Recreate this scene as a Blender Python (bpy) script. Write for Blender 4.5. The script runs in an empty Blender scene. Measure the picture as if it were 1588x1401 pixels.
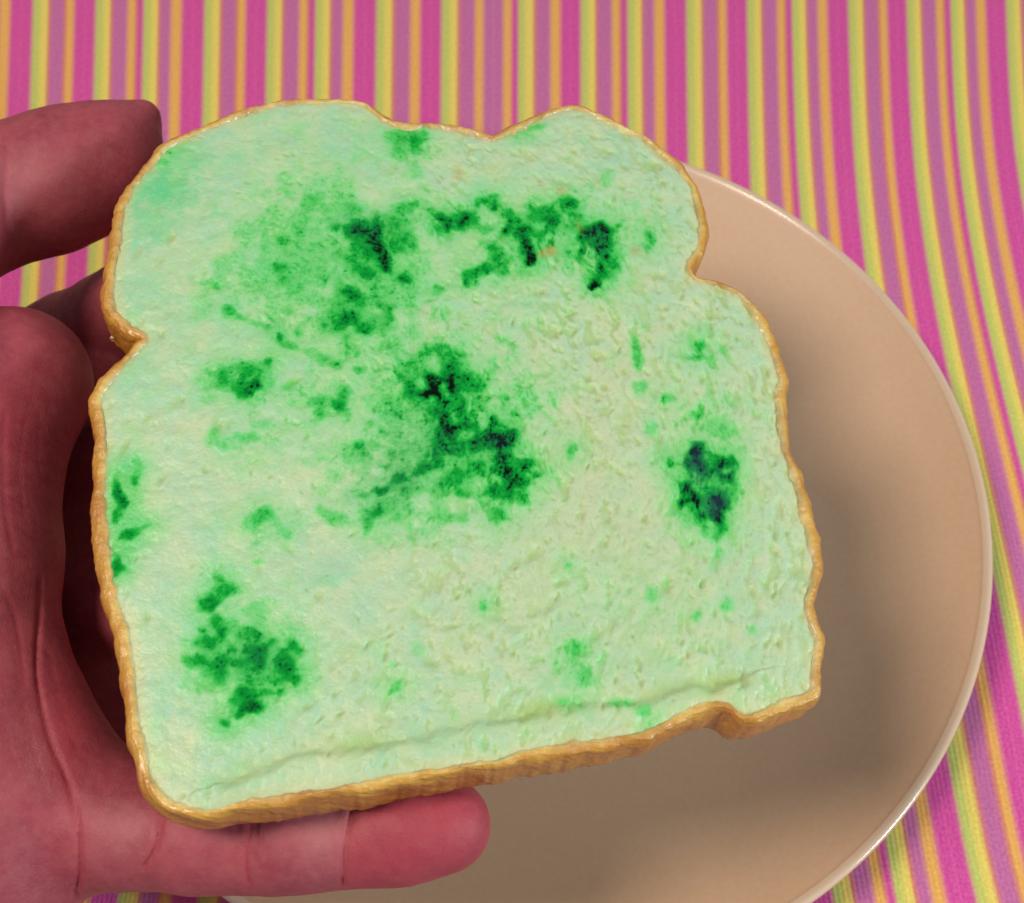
import bpy, math
import numpy as np
from mathutils import Vector

# ------------------------------------------------------------------ camera, world, lights, exposure
sc = bpy.context.scene
COL = sc.collection
CAM_Z, PITCH, FPX, PW, PH = 0.288, math.radians(61.463), 2070.0, 1588.0, 1401.0
cam_d = bpy.data.cameras.new('camera')
cam_d.sensor_fit = 'HORIZONTAL'
cam_d.sensor_width = 36.0
cam_d.lens = 36.0 * FPX / PW
cam_d.clip_start, cam_d.clip_end = 0.01, 20.0
cam_d.dof.use_dof = True
cam_d.dof.focus_distance = 0.222
cam_d.dof.aperture_fstop = 34.0
cam = bpy.data.objects.new('camera', cam_d)
cam.location = (0, 0, CAM_Z)
cam.rotation_euler = (math.pi / 2 - PITCH, 0, 0)
COL.objects.link(cam)
sc.camera = cam

world = bpy.data.worlds.new('World')
sc.world = world
world.use_nodes = True
world.node_tree.nodes['Background'].inputs[0].default_value = (0.78, 0.82, 0.88, 1)
world.node_tree.nodes['Background'].inputs[1].default_value = 0.24

def area(name, loc, aim, size, power, col):
    d = bpy.data.lights.new(name, 'AREA')
    d.shape = 'DISK'
    d.size, d.energy, d.color = size, power, col
    o = bpy.data.objects.new(name, d)
    o.location = loc
    o.rotation_euler = (Vector(aim) - Vector(loc)).to_track_quat('-Z', 'Y').to_euler()
    COL.objects.link(o)
area('key_lamp', (-0.38, 0.02, 0.92), (0, 0.12, 0.05), 0.26, 5.8, (1.0, 0.87, 0.74))
area('side_lamp', (0.60, -0.14, 0.40), (0, 0.10, 0.02), 0.17, 3.1, (0.80, 0.94, 1.0))

sc.view_settings.view_transform = 'Standard'
sc.view_settings.look = 'None'
sc.view_settings.exposure = 0.0
sc.view_settings.gamma = 1.0

# ------------------------------------------------------------------ helpers
FWD = np.array([0, math.cos(PITCH), -math.sin(PITCH)])
UP = np.array([0, math.sin(PITCH), math.cos(PITCH)])
RT = np.array([1.0, 0, 0])
CP = np.array([0, 0, CAM_Z])

def ray(p):
    p = np.asarray(p, float).reshape(-1, 2)
    return FWD + ((p[:, :1] - PW / 2) / FPX) * RT + ((PH / 2 - p[:, 1:]) / FPX) * UP

def at(x, y, z):
    d = ray([(x, y)])[0]
    return CP + d * ((z - CAM_Z) / d[2])

def to_px(X):
    d = X - CP
    w = d @ FWD
    return np.stack([PW / 2 + FPX * (d @ RT) / w, PH / 2 - FPX * (d @ UP) / w], -1)

def link(name, me, mat=None, parent=None):
    o = bpy.data.objects.new(name, me)
    if mat: me.materials.append(mat)
    if parent: o.parent = parent
    COL.objects.link(o)
    return o

def mesh_np(name, V, F, smooth=True, quads=True):
    V = np.ascontiguousarray(V, np.float32); F = np.ascontiguousarray(F, np.int32)
    n = F.shape[1]
    me = bpy.data.meshes.new(name)
    me.vertices.add(len(V)); me.vertices.foreach_set('co', V.ravel())
    me.loops.add(F.size); me.loops.foreach_set('vertex_index', F.ravel())
    me.polygons.add(len(F))
    me.polygons.foreach_set('loop_start', np.arange(0, F.size, n, dtype=np.int32))
    if smooth: me.polygons.foreach_set('use_smooth', np.ones(len(F), bool))
    me.update(calc_edges=True)
    me.validate()
    return me

def attr(me, name, arr):
    a = me.attributes.new(name, 'FLOAT', 'POINT')
    a.data.foreach_set('value', np.ascontiguousarray(arr, np.float32))

def attr_col(me, name, rgb):
    a = me.attributes.new(name, 'FLOAT_COLOR', 'POINT')
    a.data.foreach_set('color', np.ascontiguousarray(np.concatenate([rgb, np.ones((len(rgb), 1))], 1), np.float32).ravel())

def tag(o, label=None, cat=None, group=None, kind=None):
    if label: o['label'] = label
    if cat: o['category'] = cat
    if group: o['group'] = group
    if kind: o['kind'] = kind
    return o

_T = np.random.default_rng(7).random((64, 256, 256)).astype(np.float32)
def vn(x, y, seed):
    t = _T[seed % 64]
    xi = np.floor(x).astype(int); yi = np.floor(y).astype(int)
    fx = x - xi; fy = y - yi
    fx = fx * fx * fx * (fx * (fx * 6 - 15) + 10); fy = fy * fy * fy * (fy * (fy * 6 - 15) + 10)
    a = t[yi & 255, xi & 255]; b = t[yi & 255, (xi + 1) & 255]
    c = t[(yi + 1) & 255, xi & 255]; d = t[(yi + 1) & 255, (xi + 1) & 255]
    return (a * (1 - fx) + b * fx) * (1 - fy) + (c * (1 - fx) + d * fx) * fy - 0.5
def fbm(x, y, seed, octv=4, gain=0.55):
    s = 0; a = 1.0
    for k in range(octv):
        s = s + a * vn(x * 2 ** k + 17.3 * k, y * 2 ** k + 5.7 * k, seed + k)
        a *= gain
    return s
def sstep(a, b, x):
    t = np.clip((x - a) / (b - a), 0, 1)
    return t * t * (3 - 2 * t)
def lin(r, g, b):
    f = lambda c: (c / 255 / 12.92) if c / 255 <= 0.04045 else ((c / 255 + 0.055) / 1.055) ** 2.4
    return (f(r), f(g), f(b))

class Mat:
    def __init__(s, name):
        s.m = bpy.data.materials.new(name); s.m.use_nodes = True
        s.nt = s.m.node_tree; s.b = s.nt.nodes['Principled BSDF']
    def n(s, t, **kw):
        nd = s.nt.nodes.new(t)
        for k, v in kw.items():
            if k.startswith('i_'):
                key = k[2:]
                key = int(key) if key.isdigit() else key
                nd.inputs[key].default_value = v
            else: setattr(nd, k, v)
        return nd
    def l(s, a, b): s.nt.links.new(a, b)
    def set(s, **kw):
        for k, v in kw.items():
            s.b.inputs[k.replace('_', ' ')].default_value = v
    def ramp(s, stops, fac, interp='LINEAR'):
        r = s.n('ShaderNodeValToRGB'); r.color_ramp.interpolation = interp
        e = r.color_ramp.elements
        while len(e) < len(stops): e.new(0.5)
        for q, (p, c) in zip(e, stops):
            q.position = p; q.color = (*c[:3], 1)
        s.l(fac, r.inputs[0])
        return r.outputs[0]
    def noise(s, scale, detail=4, rough=0.55, vec=None, dist=0.0):
        nd = s.n('ShaderNodeTexNoise', i_Scale=scale, i_Detail=detail, i_Roughness=rough, i_Distortion=dist)
        if vec: s.l(vec, nd.inputs['Vector'])
        return nd.outputs['Fac']
    def mix(s, fac, a, b, mode='MIX'):
        m = s.n('ShaderNodeMix', data_type='RGBA', blend_type=mode)
        for sock, v in ((m.inputs[0], fac), (m.inputs[6], a), (m.inputs[7], b)):
            if hasattr(v, 'links'): s.l(v, sock)
            elif isinstance(v, (int, float)): sock.default_value = v
            else: sock.default_value = (*v[:3], 1)
        return m.outputs[2]
    def math(s, op, a, b=0.0, clamp=False):
        m = s.n('ShaderNodeMath', operation=op, use_clamp=clamp)
        for k, v in enumerate((a, b)):
            if hasattr(v, 'links'): s.l(v, m.inputs[k])
            else: m.inputs[k].default_value = v
        return m.outputs[0]
    def attr(s, name): return s.n('ShaderNodeAttribute', attribute_name=name)
    def obj(s): return s.n('ShaderNodeTexCoord').outputs['Object']
    def bump(s, h, strength, dist):
        b = s.n('ShaderNodeBump', i_Strength=strength, i_Distance=dist)
        s.l(h, b.inputs['Height']); s.l(b.outputs[0], s.b.inputs['Normal'])

# ------------------------------------------------------------------ tablecloth: woven stripes on a slightly wavy cloth
SY = [-200, 0, 230, 400, 500, 590, 900, 1200, 1400, 2200]
SU = {50: [52, 50, 43, 36, 30, 22, -30, -100, -142, -330],
      317: [319, 317, 312, 309, 305, 300, 262, 215, 187, 60],
      800: [800, 800, 799, 799, 799, 799, 799, 798, 798, 798],
      1159: [1158, 1159, 1162, 1168, 1174, 1182, 1222, 1262, 1289, 1400],
      1249: [1247, 1249, 1254, 1270, 1282, 1297, 1345, 1387, 1415, 1530],
      1317: [1314, 1317, 1322, 1340, 1354, 1370, 1425, 1475, 1514, 1640],
      1404: [1400, 1404, 1409, 1434, 1449, 1469, 1540, 1599, 1640, 1790],
      1491: [1486, 1491, 1497, 1526, 1546, 1568, 1648, 1718, 1764, 1930]}
US = sorted(SU)
STR = []                                                   # (width, colour key) of every stripe
UNIT = [(23, 'g'), (27, 'y'), (2, 'd'), (46, 'p'), (2, 'd'), (26, 'o'), (66, 'm'), (23, 'g'), (25, 'y'), (2, 'd'), (48, 'p'), (26, 'o'), (2, 'd'), (20, 'm'),
        (23, 'g'), (25, 'y'), (2, 'd'), (35, 'p'), (32, 'o'), (70, 'm')]
u0 = 50.0
KEYCOL = {'g': lin(204, 214, 100), 'y': lin(246, 222, 96), 'p': lin(206, 106, 166), 'o': lin(248, 184, 80), 'm': lin(224, 68, 162), 'd': lin(226, 130, 112)}
def unit(u, n, scale):
    out = []
    tot = sum(w for w, _ in UNIT)
    k = 267.0 * scale / tot
    for w, c in UNIT:
        out.append((u, u + w * k, c)); u += w * k
    return u, out
stripes = []
u = 50.0 - 267 * 4
for k in range(4): u, s_ = unit(u, 1, 1.0); stripes += s_
for k in range(2): u, s_ = unit(u, 1, 1.0); stripes += s_
stripes = [q for q in stripes if q[0] < 583]
for a, b, c in [(584, 596, 'g'), (596, 610, 'y'), (610, 612, 'd'), (612, 637, 'p'), (637, 652, 'o'), (652, 685, 'm'), (685, 698, 'g'), (698, 711, 'y'), (711, 713, 'd'), (713, 737, 'p'), (737, 750, 'o'), (750, 781, 'p'), (781, 794, 'o'), (794, 804, 'm'),
                (804, 814, 'g'), (814, 829, 'y'), (829, 831, 'd'), (831, 854, 'p'), (854, 869, 'o'), (869, 901, 'm')]:
    stripes.append((a, b, c))
u = 901.0
# the unit starting with the g at 901 continues one GY later in the pattern
for sc_ in (0.967, 0.93, 0.91, 0.9, 0.9, 0.9, 0.9):
    # at 901 the pattern is at its second yellow-green band
    seq = UNIT[7:] + UNIT[:7]
    tot = sum(w for w, _ in UNIT); kk = 258.0 / 267 * 267.0 * sc_ / 0.967 / tot
    for w, c in seq:
        stripes.append((u, u + w * kk, c)); u += w * kk

def stripe_x(u, y):
    cols = np.array([np.interp(y, SY, SU[k]) for k in US])          # (8, ny)
    # smooth the polyline over y
    for _ in range(220):
        cols[:, 1:-1] = 0.25 * cols[:, :-2] + 0.5 * cols[:, 1:-1] + 0.25 * cols[:, 2:]
    out = np.empty((len(u), len(y)))
    for j in range(len(y)):
        c = cols[:, j]
        out[:, j] = np.interp(u, US, c)
        lo = u < US[0]; hi = u > US[-1]
        out[lo, j] = c[0] + (u[lo] - US[0]) * (c[1] - c[0]) / (US[1] - US[0])
        out[hi, j] = c[-1] + (u[hi] - US[-1]) * (c[-1] - c[-2]) / (US[-1] - US[-2])
    return out

def build_cloth():
    us, cs = [], []
    for a, b, c in stripes:
        e = min(4.2, (b - a) * 0.32)
        for q in (a + e, b - e):
            us.append(q); cs.append(KEYCOL[c])
        if c in 'mp' and b - a > 25:
            us[-1:-1] = [a + (b - a) * 0.4, a + (b - a) * 0.5, a + (b - a) * 0.6]
            k = np.array(KEYCOL[c]); hi = k * (1.08, 1.25, 1.05)
            cs[-1:-1] = [tuple(k), tuple(hi), tuple(k)]
    us = np.array(us); cs = np.array(cs)
    y = np.concatenate([np.linspace(-620, 0, 40, endpoint=False), np.linspace(0, 1401, 150), np.linspace(1420, 2300, 50)])
    X = stripe_x(us, y)
    P = np.stack([X, np.broadcast_to(y, X.shape)], -1).reshape(-1, 2)
    d = ray(P)
    W = CP + d * ((0.0 - CAM_Z) / d[:, 2:3])
    wx, wy = W[:, 0], W[:, 1]
    W[:, 2] = 0.0014 * fbm(wx * 16 + 9, wy * 5 + 3, 11, 3)
    far = np.hypot(wx - 0.0, wy - 0.135)
    W[:, 2] = np.where(far < 0.09, np.minimum(W[:, 2], -0.0004), W[:, 2]) - 0.0006
    nu, ny = X.shape
    idx = np.arange(nu * ny).reshape(nu, ny)
    F = np.stack([idx[:-1, 1:], idx[:-1, :-1], idx[1:, :-1], idx[1:, 1:]], -1).reshape(-1, 4)
    F = F[:, ::-1]
    me = mesh_np('tablecloth', W, F)
    attr_col(me, 'dye', np.repeat(cs, ny, 0))
    attr(me, 'across', np.repeat(us, ny))
    m = Mat('striped_cotton')
    dye = m.attr('dye').outputs['Color']
    o = m.obj()
    mp = m.n('ShaderNodeMapping'); mp.inputs['Scale'].default_value = (1400, 1400, 1)
    m.l(o, mp.inputs[0])
    fib = m.noise(1.0, 2, 0.6, mp.outputs[0])
    big = m.noise(60, 3, 0.6, o)
    c = m.mix(m.ramp([(.3, (0, 0, 0)), (.7, (1, 1, 1))], fib), m.mix(1.0, dye, (0.82, 0.80, 0.84), 'MULTIPLY'), m.mix(0.07, dye, (1.0, 0.95, 0.95)))
    c = m.mix(m.math('MULTIPLY', big, 0.06), c, (0.6, 0.4, 0.4))
    m.l(c, m.b.inputs['Base Color'])
    m.set(Roughness=0.85)
    m.b.inputs['Specular IOR Level'].default_value = 0.2
    rib = m.math('SINE', m.math('MULTIPLY', m.attr('across').outputs['Fac'], 1.1))
    m.bump(m.math('ADD', m.math('MULTIPLY', rib, 0.4), fib), 0.25, 0.0004)
    o = link('tablecloth', me, m.m)
    mod = o.modifiers.new('thickness', 'SOLIDIFY'); mod.thickness = 0.001; mod.offset = -1
    tag(o, 'tablecloth with pink, mauve, orange and lime stripes under the plate', 'tablecloth')
build_cloth()

# ------------------------------------------------------------------ plate
PC = (0.00175, 0.13543)
def lathe(name, prof, mat, parent, seg=256):
    prof = np.array(prof)
    t = np.linspace(0, 2 * math.pi, seg, endpoint=False)
    V = np.stack([prof[:, 0][:, None] * np.cos(t), prof[:, 0][:, None] * np.sin(t), np.repeat(prof[:, 1:2], seg, 1)], -1).reshape(-1, 3)
    i = np.arange(len(prof) - 1)[:, None] * seg; j = np.arange(seg)[None]; j2 = (j + 1) % seg
    F = np.stack([i + j, i + seg + j, i + seg + j2, i + j2], -1).reshape(-1, 4)
    return link(name, mesh_np(name, V, F[:, ::-1]), mat, parent)

def spline(pts, n):
    pts = np.array(pts, float); out = []
    P = np.vstack([2 * pts[0] - pts[1], pts, 2 * pts[-1] - pts[-2]])
    for k in range(1, len(P) - 2):
        t = np.linspace(0, 1, n, endpoint=False)[:, None]
        a, b, c, d = P[k - 1], P[k], P[k + 1], P[k + 2]
        out.append(0.5 * (2 * b + (c - a) * t + (2 * a - 5 * b + 4 * c - d) * t ** 2 + (3 * b - a - 3 * c + d) * t ** 3))
    out.append(P[-2][None])
    return np.vstack(out)

def glaze(name, c1, c2, rough):
    m = Mat(name)
    o = m.obj()
    n1 = m.noise(22, 4, 0.6, o); n2 = m.noise(900, 2, 0.5, o)
    c = m.mix(n1, c1, c2)
    c = m.mix(m.math('MULTIPLY', n2, 0.16), c, (0.9, 0.8, 0.7))
    m.l(c, m.b.inputs['Base Color'])
    m.set(Roughness=rough)
    m.b.inputs['Coat Weight'].default_value = 0.5 if rough < 0.3 else 0.03
    m.b.inputs['Coat Roughness'].default_value = 0.12
    m.bump(n1, 0.05, 0.001)
    return m.m
def build_plate():
    root = bpy.data.objects.new('plate', None)
    root.location = (PC[0], PC[1], 0.0); COL.objects.link(root)
    tag(root, 'round tan stoneware plate with pale rim under the bread slice', 'plate')
    inner = spline([(0.00001, 0.0062), (0.03, 0.0062), (0.055, 0.0066), (0.07, 0.0082), (0.083, 0.0112), (0.094, 0.0152), (0.1015, 0.0186), (0.1030, 0.0194)], 10)
    outer = spline([(0.1036, 0.0172), (0.096, 0.0128), (0.082, 0.0070), (0.066, 0.0036), (0.0585, 0.0030), (0.0578, 0.0006), (0.0560, 0.0), (0.0542, 0.0006), (0.0535, 0.0030), (0.03, 0.0034), (0.00001, 0.0034)], 6)
    lathe('bowl', inner, glaze('tan_glaze', lin(208, 168, 131), lin(199, 155, 117), 0.46), root)
    lathe('underside', outer, glaze('tan_glaze_under', lin(204, 170, 140), lin(190, 150, 118), 0.5), root)
    rim = spline([(0.1030, 0.0194), (0.1038, 0.0198), (0.1044, 0.0199), (0.1049, 0.0196), (0.1051, 0.0188), (0.1046, 0.0179), (0.1036, 0.0172)], 5)
    lathe('rim', rim, glaze('pale_rim_glaze', lin(220, 192, 164), lin(212, 180, 150), 0.14), root)
build_plate()

# ------------------------------------------------------------------ bread slice
OUT = [(264,223),(295,210),(330,194),(375,175),(420,161),(462,156),(496,157),(534,154),(566,161),(583,175),(607,192),(635,196),(663,192),(700,196),
 (740,204),(765,214),(790,203),(820,190),(860,172),(885,166),(905,168),(930,180),(965,197),(1000,214),(1024,234),(1051,256),(1075,287),(1084,319),(1090,354),(1086,382),(1067,413),
 (1075,431),(1114,438),(1145,453),(1165,474),(1180,497),(1192,524),(1207,564),(1213,593),(1209,617),(1215,656),(1219,701),(1233,735),(1247,778),(1254,821),(1262,850),(1269,876),(1263,910),(1253,937),(1263,967),(1271,994),(1267,1020),(1265,1050),(1266,1073),
 (1244,1080),(1202,1096),(1165,1111),(1150,1107),(1127,1090),(1100,1088),(1070,1101),(1040,1118),(1002,1137),(964,1143),(908,1152),(870,1160),(813,1167),(775,1182),(730,1186),(680,1195),(630,1203),(544,1220),(466,1232),(396,1242),(364,1246),(331,1260),(298,1258),(265,1246),(241,1224),(229,1203),
 (219,1159),(212,1124),(209,1085),(203,1024),(193,969),(178,925),(171,892),(164,825),(158,771),(158,718),(161,671),(157,643),(153,618),(164,593),(193,561),(221,532),(228,523),(200,504),(175,479),(171,443),(176,408),(183,374),(187,343),(190,317),(206,286),(228,260),(251,234)]
ROLL = math.radians(5.0)
BO = np.array([-0.004, 0.104, 0.0968])
E1 = np.array([math.cos(ROLL), 0, -math.sin(ROLL)]); E2 = np.array([0, 1.0, 0]); EN = np.array([math.sin(ROLL), 0, math.cos(ROLL)])
TH = 0.0098
def px_to_face(p):
    d = ray(p)
    t = ((BO - CP) @ EN) / (d @ EN)
    X = CP + d * t[:, None] - BO
    return np.stack([X @ E1, X @ E2], -1)
def face_to_world(u, v, h):
    return BO + u[..., None] * E1 + v[..., None] * E2 + h[..., None] * EN

def resample(P, n):
    Q = np.vstack([P, P[:1]])
    s = np.concatenate([[0], np.cumsum(np.hypot(*np.diff(Q, axis=0).T))])
    t = np.linspace(0, s[-1], n, endpoint=False)
    return np.stack([np.interp(t, s, Q[:, 0]), np.interp(t, s, Q[:, 1])], -1)

BLOBS = [  # x, y, rx, ry, rotation, value
(475,400,95,85,0,.36),(600,420,60,90,0,.36),(345,425,14,42,0,.34),(320,470,25,25,0,.25),(354,481,9,8,0,.6),(371,488,14,5,20,.55),(395,500,16,5,30,.55),(413,511,12,6,20,.6),(438,518,9,7,0,.95),
(447,484,6,6,0,.5),(443,376,13,14,0,.58),(411,364,9,9,0,.55),(409,384,9,12,0,.5),(463,356,10,10,0,.5),(437,413,20,11,0,.55),(437,433,16,14,0,.52),(486,313,26,10,-20,.5),(517,321,32,24,0,.42),(553,322,22,8,0,.5),
(525,356,10,9,0,.88),(557,356,26,18,10,.8),(580,364,15,20,0,.86),(586,384,9,24,-10,.96),(597,410,9,20,-25,.98),(571,390,20,18,0,.76),(568,424,9,11,0,.88),(540,401,24,8,25,.68),(557,412,18,14,0,.62),(550,385,14,12,0,.66),
(620,373,24,26,0,.6),(623,324,22,11,-15,.62),(628,436,10,10,0,.8),(614,344,26,16,0,.52),(600,350,20,20,0,.55),(543,458,12,10,30,.86),(543,496,12,14,0,.95),(563,515,17,14,20,.78),(534,501,12,14,0,.78),(585,473,11,9,0,.7),(603,478,8,10,0,.66),(603,496,11,10,0,.6),
(503,507,7,7,0,.86),(537,487,44,42,0,.52),(591,507,26,20,0,.5),(555,470,25,25,0,.55),(448,533,20,9,15,.58),(466,513,15,13,0,.58),(511,558,22,8,15,.56),(528,564,14,8,15,.55),(557,573,11,6,15,.68),(551,547,6,5,0,.6),(480,545,22,8,20,.45),
(346,584,12,18,0,.72),(369,598,30,14,5,.68),(397,595,9,9,0,.98),(383,604,11,8,0,.82),(416,567,7,9,0,.82),(383,572,28,12,0,.6),(420,590,10,14,0,.45),(526,627,14,12,0,.82),(534,613,13,12,0,.6),(494,624,28,13,0,.56),(497,641,13,10,0,.6),(460,624,13,6,0,.48),(520,593,8,20,0,.35),
(700,690,120,90,0,.42),(620,640,60,60,0,.38),(671,588,13,11,0,.97),(660,607,20,9,0,.98),(680,611,15,12,20,1.05),(688,624,13,13,0,1.0),(637,603,13,18,0,.78),(691,648,13,18,0,.95),(697,668,17,13,0,.94),(711,663,9,9,0,.86),(668,640,16,20,0,.7),
(705,583,28,20,0,.84),(705,603,15,20,0,.87),(728,591,18,22,0,.72),(741,600,12,22,0,.62),(757,620,8,8,0,.66),(671,546,22,14,10,.62),(685,540,14,8,0,.62),(640,570,26,20,0,.5),(700,560,30,18,0,.55),(715,630,14,25,0,.72),
(763,657,15,12,0,.92),(774,686,22,20,0,.99),(785,680,11,12,0,.99),(757,677,18,18,0,.9),(780,708,15,13,0,.95),(745,688,20,16,0,.78),(737,668,16,14,0,.82),(808,720,19,14,10,.84),(780,728,18,14,0,.87),(803,745,18,13,0,.87),(835,737,8,7,0,.84),(820,751,14,10,0,.68),(765,763,15,13,0,.78),(788,765,20,14,0,.68),(811,768,16,12,0,.62),(771,797,16,14,0,.6),
(711,697,22,16,0,.68),(685,688,10,16,0,.82),(708,743,26,18,0,.62),(683,720,11,14,0,.78),(660,728,22,10,-10,.84),(683,754,15,13,0,.6),(717,763,20,12,0,.6),(740,725,25,20,0,.6),(623,743,13,11,0,.84),(600,751,22,11,-30,.82),(586,757,16,12,0,.78),(563,765,13,9,0,.62),(583,797,11,11,0,.78),(571,814,8,15,10,.58),(566,797,15,14,0,.52),(597,783,28,22,0,.52),(640,760,30,14,0,.55),
(591,668,8,8,0,.72),(557,688,8,7,0,.62),(577,657,11,9,0,.48),(614,626,26,22,0,.42),(654,626,20,16,0,.5),(606,706,14,14,0,.5),(560,710,30,30,0,.35),(885,697,9,15,10,.56),(883,880,8,8,0,.52),(706,808,26,10,0,.4),(683,803,10,8,0,.42),(517,803,28,12,20,.46),(480,720,14,10,0,.3),
(340,690,30,14,10,.42),(385,680,22,8,-10,.42),(330,680,10,20,0,.4),(400,805,24,14,-20,.56),(440,825,17,10,20,.46),(395,875,9,6,0,.46),(410,660,20,8,0,.35),
(633,320,13,8,-20,.6),(683,338,15,8,30,.92),(694,348,13,11,20,.97),(673,328,12,7,20,.74),(713,341,20,12,-10,.8),(731,336,14,13,0,.82),(711,353,11,8,0,.66),(749,310,14,9,0,.68),(766,318,18,14,20,.68),(781,333,15,12,0,.62),(751,351,26,14,0,.56),(786,348,11,10,0,.68),(783,361,7,7,0,.9),(764,381,10,12,0,.68),(749,378,10,8,0,.6),(774,401,15,20,-20,.6),(781,419,13,11,0,.7),(751,416,22,10,-15,.62),(726,424,11,10,0,.7),(736,436,14,10,0,.5),(723,438,6,6,0,.74),
(814,361,14,16,0,.84),(819,381,11,17,-10,.97),(824,399,10,12,0,1.02),(809,391,10,10,0,.68),(832,326,17,10,0,.8),(824,338,11,9,0,.72),(847,338,25,18,0,.7),(859,346,20,13,0,.8),(880,318,14,13,0,.68),(867,336,12,14,0,.62),(839,361,12,11,0,.72),(842,371,8,9,0,.72),(885,351,26,22,0,.56),(800,350,20,25,0,.5),
(905,363,14,12,0,.95),(902,336,13,9,0,.64),(922,356,20,15,0,.9),(932,376,17,20,0,.9),(941,358,9,10,0,.88),(938,394,10,11,0,.82),(930,421,9,17,8,.9),(925,443,8,7,0,.93),(940,431,8,9,0,.8),(950,411,14,26,0,.6),(955,351,9,8,0,.68),(960,386,9,14,0,.46),(681,446,10,9,0,.58),(623,436,9,10,0,.78),(1006,370,9,13,0,.62),(1002,358,7,6,0,.66),(938,280,10,20,10,.38),(885,426,12,10,0,.35),(990,320,10,8,0,.3),(650,470,20,14,0,.25),
(630,215,28,18,0,.52),(640,224,13,12,0,.62),(652,207,9,5,0,.6),(615,232,12,7,0,.5),(805,198,10,5,0,.84),(830,197,22,6,-15,.5),(640,260,22,20,0,.3),(560,250,30,14,0,.2),
(340,895,9,9,0,.78),(351,912,19,14,0,.7),(361,910,9,8,0,.72),(331,929,13,11,0,.76),(316,933,13,10,-20,.66),(306,942,10,7,0,.62),(323,942,9,7,0,.82),(342,983,11,15,10,.8),(333,966,10,12,0,.74),(314,978,6,8,0,.7),(324,996,10,7,10,.78),(304,998,13,9,-30,.56),(301,1028,15,11,0,.62),(318,1021,14,12,0,.7),(336,1028,22,16,0,.68),(336,1047,20,14,20,.64),(357,1006,11,14,0,.7),(383,983,22,13,0,.62),(400,987,8,8,0,.9),(410,1004,11,9,0,.88),(398,1021,18,14,0,.87),(370,1030,22,9,0,.78),(383,1010,20,14,0,.74),(438,1011,9,9,0,.95),(423,993,14,10,0,.66),(453,1000,14,12,0,.74),(462,1010,9,9,0,.66),(436,1034,18,17,0,.8),(449,1032,12,12,0,.74),(464,1051,8,7,0,.95),(460,1062,8,7,0,.86),(453,1049,11,12,0,.74),(432,1058,20,13,0,.62),(434,1077,9,7,0,.7),(400,1056,26,18,0,.5),(404,1075,15,12,0,.65),(378,1075,20,14,0,.78),(387,1094,15,12,-30,.96),(372,1107,14,6,-20,.88),(400,1100,10,10,0,.84),(355,1103,8,6,0,.62),(351,1124,11,8,10,.95),(361,1085,13,14,0,.68),(400,950,28,22,0,.36),(380,1020,82,66,0,.42),(398,875,12,7,-20,.46),(428,972,4,4,0,.6),
(1078,713,10,20,0,.95),(1087,695,7,9,0,.88),(1087,724,10,14,0,.86),(1070,727,8,14,0,.95),(1116,722,17,13,0,.95),(1136,710,8,9,0,.88),(1108,710,10,8,0,.78),(1124,741,10,10,0,.88),(1098,750,16,14,0,.68),(1067,761,10,17,0,.95),(1057,778,9,8,-20,.88),(1081,778,15,14,0,.9),(1106,775,15,16,0,.88),(1110,793,11,9,0,.95),(1121,784,11,12,0,.88),(1118,807,8,9,0,.95),(1124,821,9,9,0,.68),(1093,801,15,14,0,.74),(1090,821,11,14,0,.54),(1110,833,18,14,0,.44),(1096,757,52,72,0,.44),(1133,761,12,30,0,.54),
(1038,715,8,9,10,.78),(1087,536,8,10,20,.72),(1082,556,22,10,0,.52),(1038,620,12,9,0,.52),(1074,640,8,7,0,.48),(1104,667,35,20,0,.38),(1010,667,13,13,0,.36),(990,601,10,10,0,.42),(983,547,8,24,-10,.44),(986,560,9,9,0,.45),
(753,942,7,10,0,.55),(889,1005,13,10,-30,.55),(904,1050,15,14,0,.5),(870,1084,13,6,0,.5),(1010,925,14,14,0,.36),(1081,956,7,10,10,.48),(1125,933,12,11,0,.5),(1168,978,7,9,0,.44),(998,1107,13,10,0,.46),(1010,1124,7,5,-40,.75),(964,1092,24,8,0,.4),(707,1110,6,10,0,.4),(1113,852,8,8,0,.45),(615,1063,13,9,-30,.6),(604,1070,7,6,0,.6),(605,1028,10,8,0,.38),(650,1005,10,10,0,.3),(890,1030,30,45,20,.25),
(206,714,6,5,0,.78),(209,746,6,7,0,.84),(214,732,9,18,0,.46),(182,758,9,22,0,.95),(189,776,10,10,0,.95),(181,798,8,18,0,.9),(209,828,20,8,-25,.92),(191,836,12,4,-5,.68),(227,818,6,4,0,.74),(179,853,4,18,0,.72),(183,876,9,14,0,.92),(262,232,7,5,-30,.78),(255,246,10,8,0,.45)]
CLOUD = [(470,400,120,110,10,.44),(590,450,80,110,0,.46),(540,500,90,70,0,.44),(620,540,80,60,30,.36),(690,650,140,125,25,.50),(600,720,90,80,-20,.44),(740,720,100,80,20,.42),
 (700,340,90,45,0,.40),(840,360,130,60,0,.42),(930,390,50,70,0,.42),(370,590,70,45,0,.40),(500,625,90,45,10,.36),(420,690,110,40,0,.26),(380,1010,95,100,0,.36),(1098,760,62,85,0,.36),(1095,650,60,40,0,.30),
 (345,450,60,60,0,.30),(630,235,50,40,0,.36),(200,800,40,105,0,.26),(560,250,120,40,-10,.20),(410,815,70,35,0,.32),(890,1040,50,60,0,.28),(1085,550,45,40,0,.28),(520,300,70,40,0,.34),(985,350,50,50,0,.24),(620,790,90,50,0,.36),(760,470,160,60,0,.16),(1000,930,160,80,0,.15)]
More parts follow.
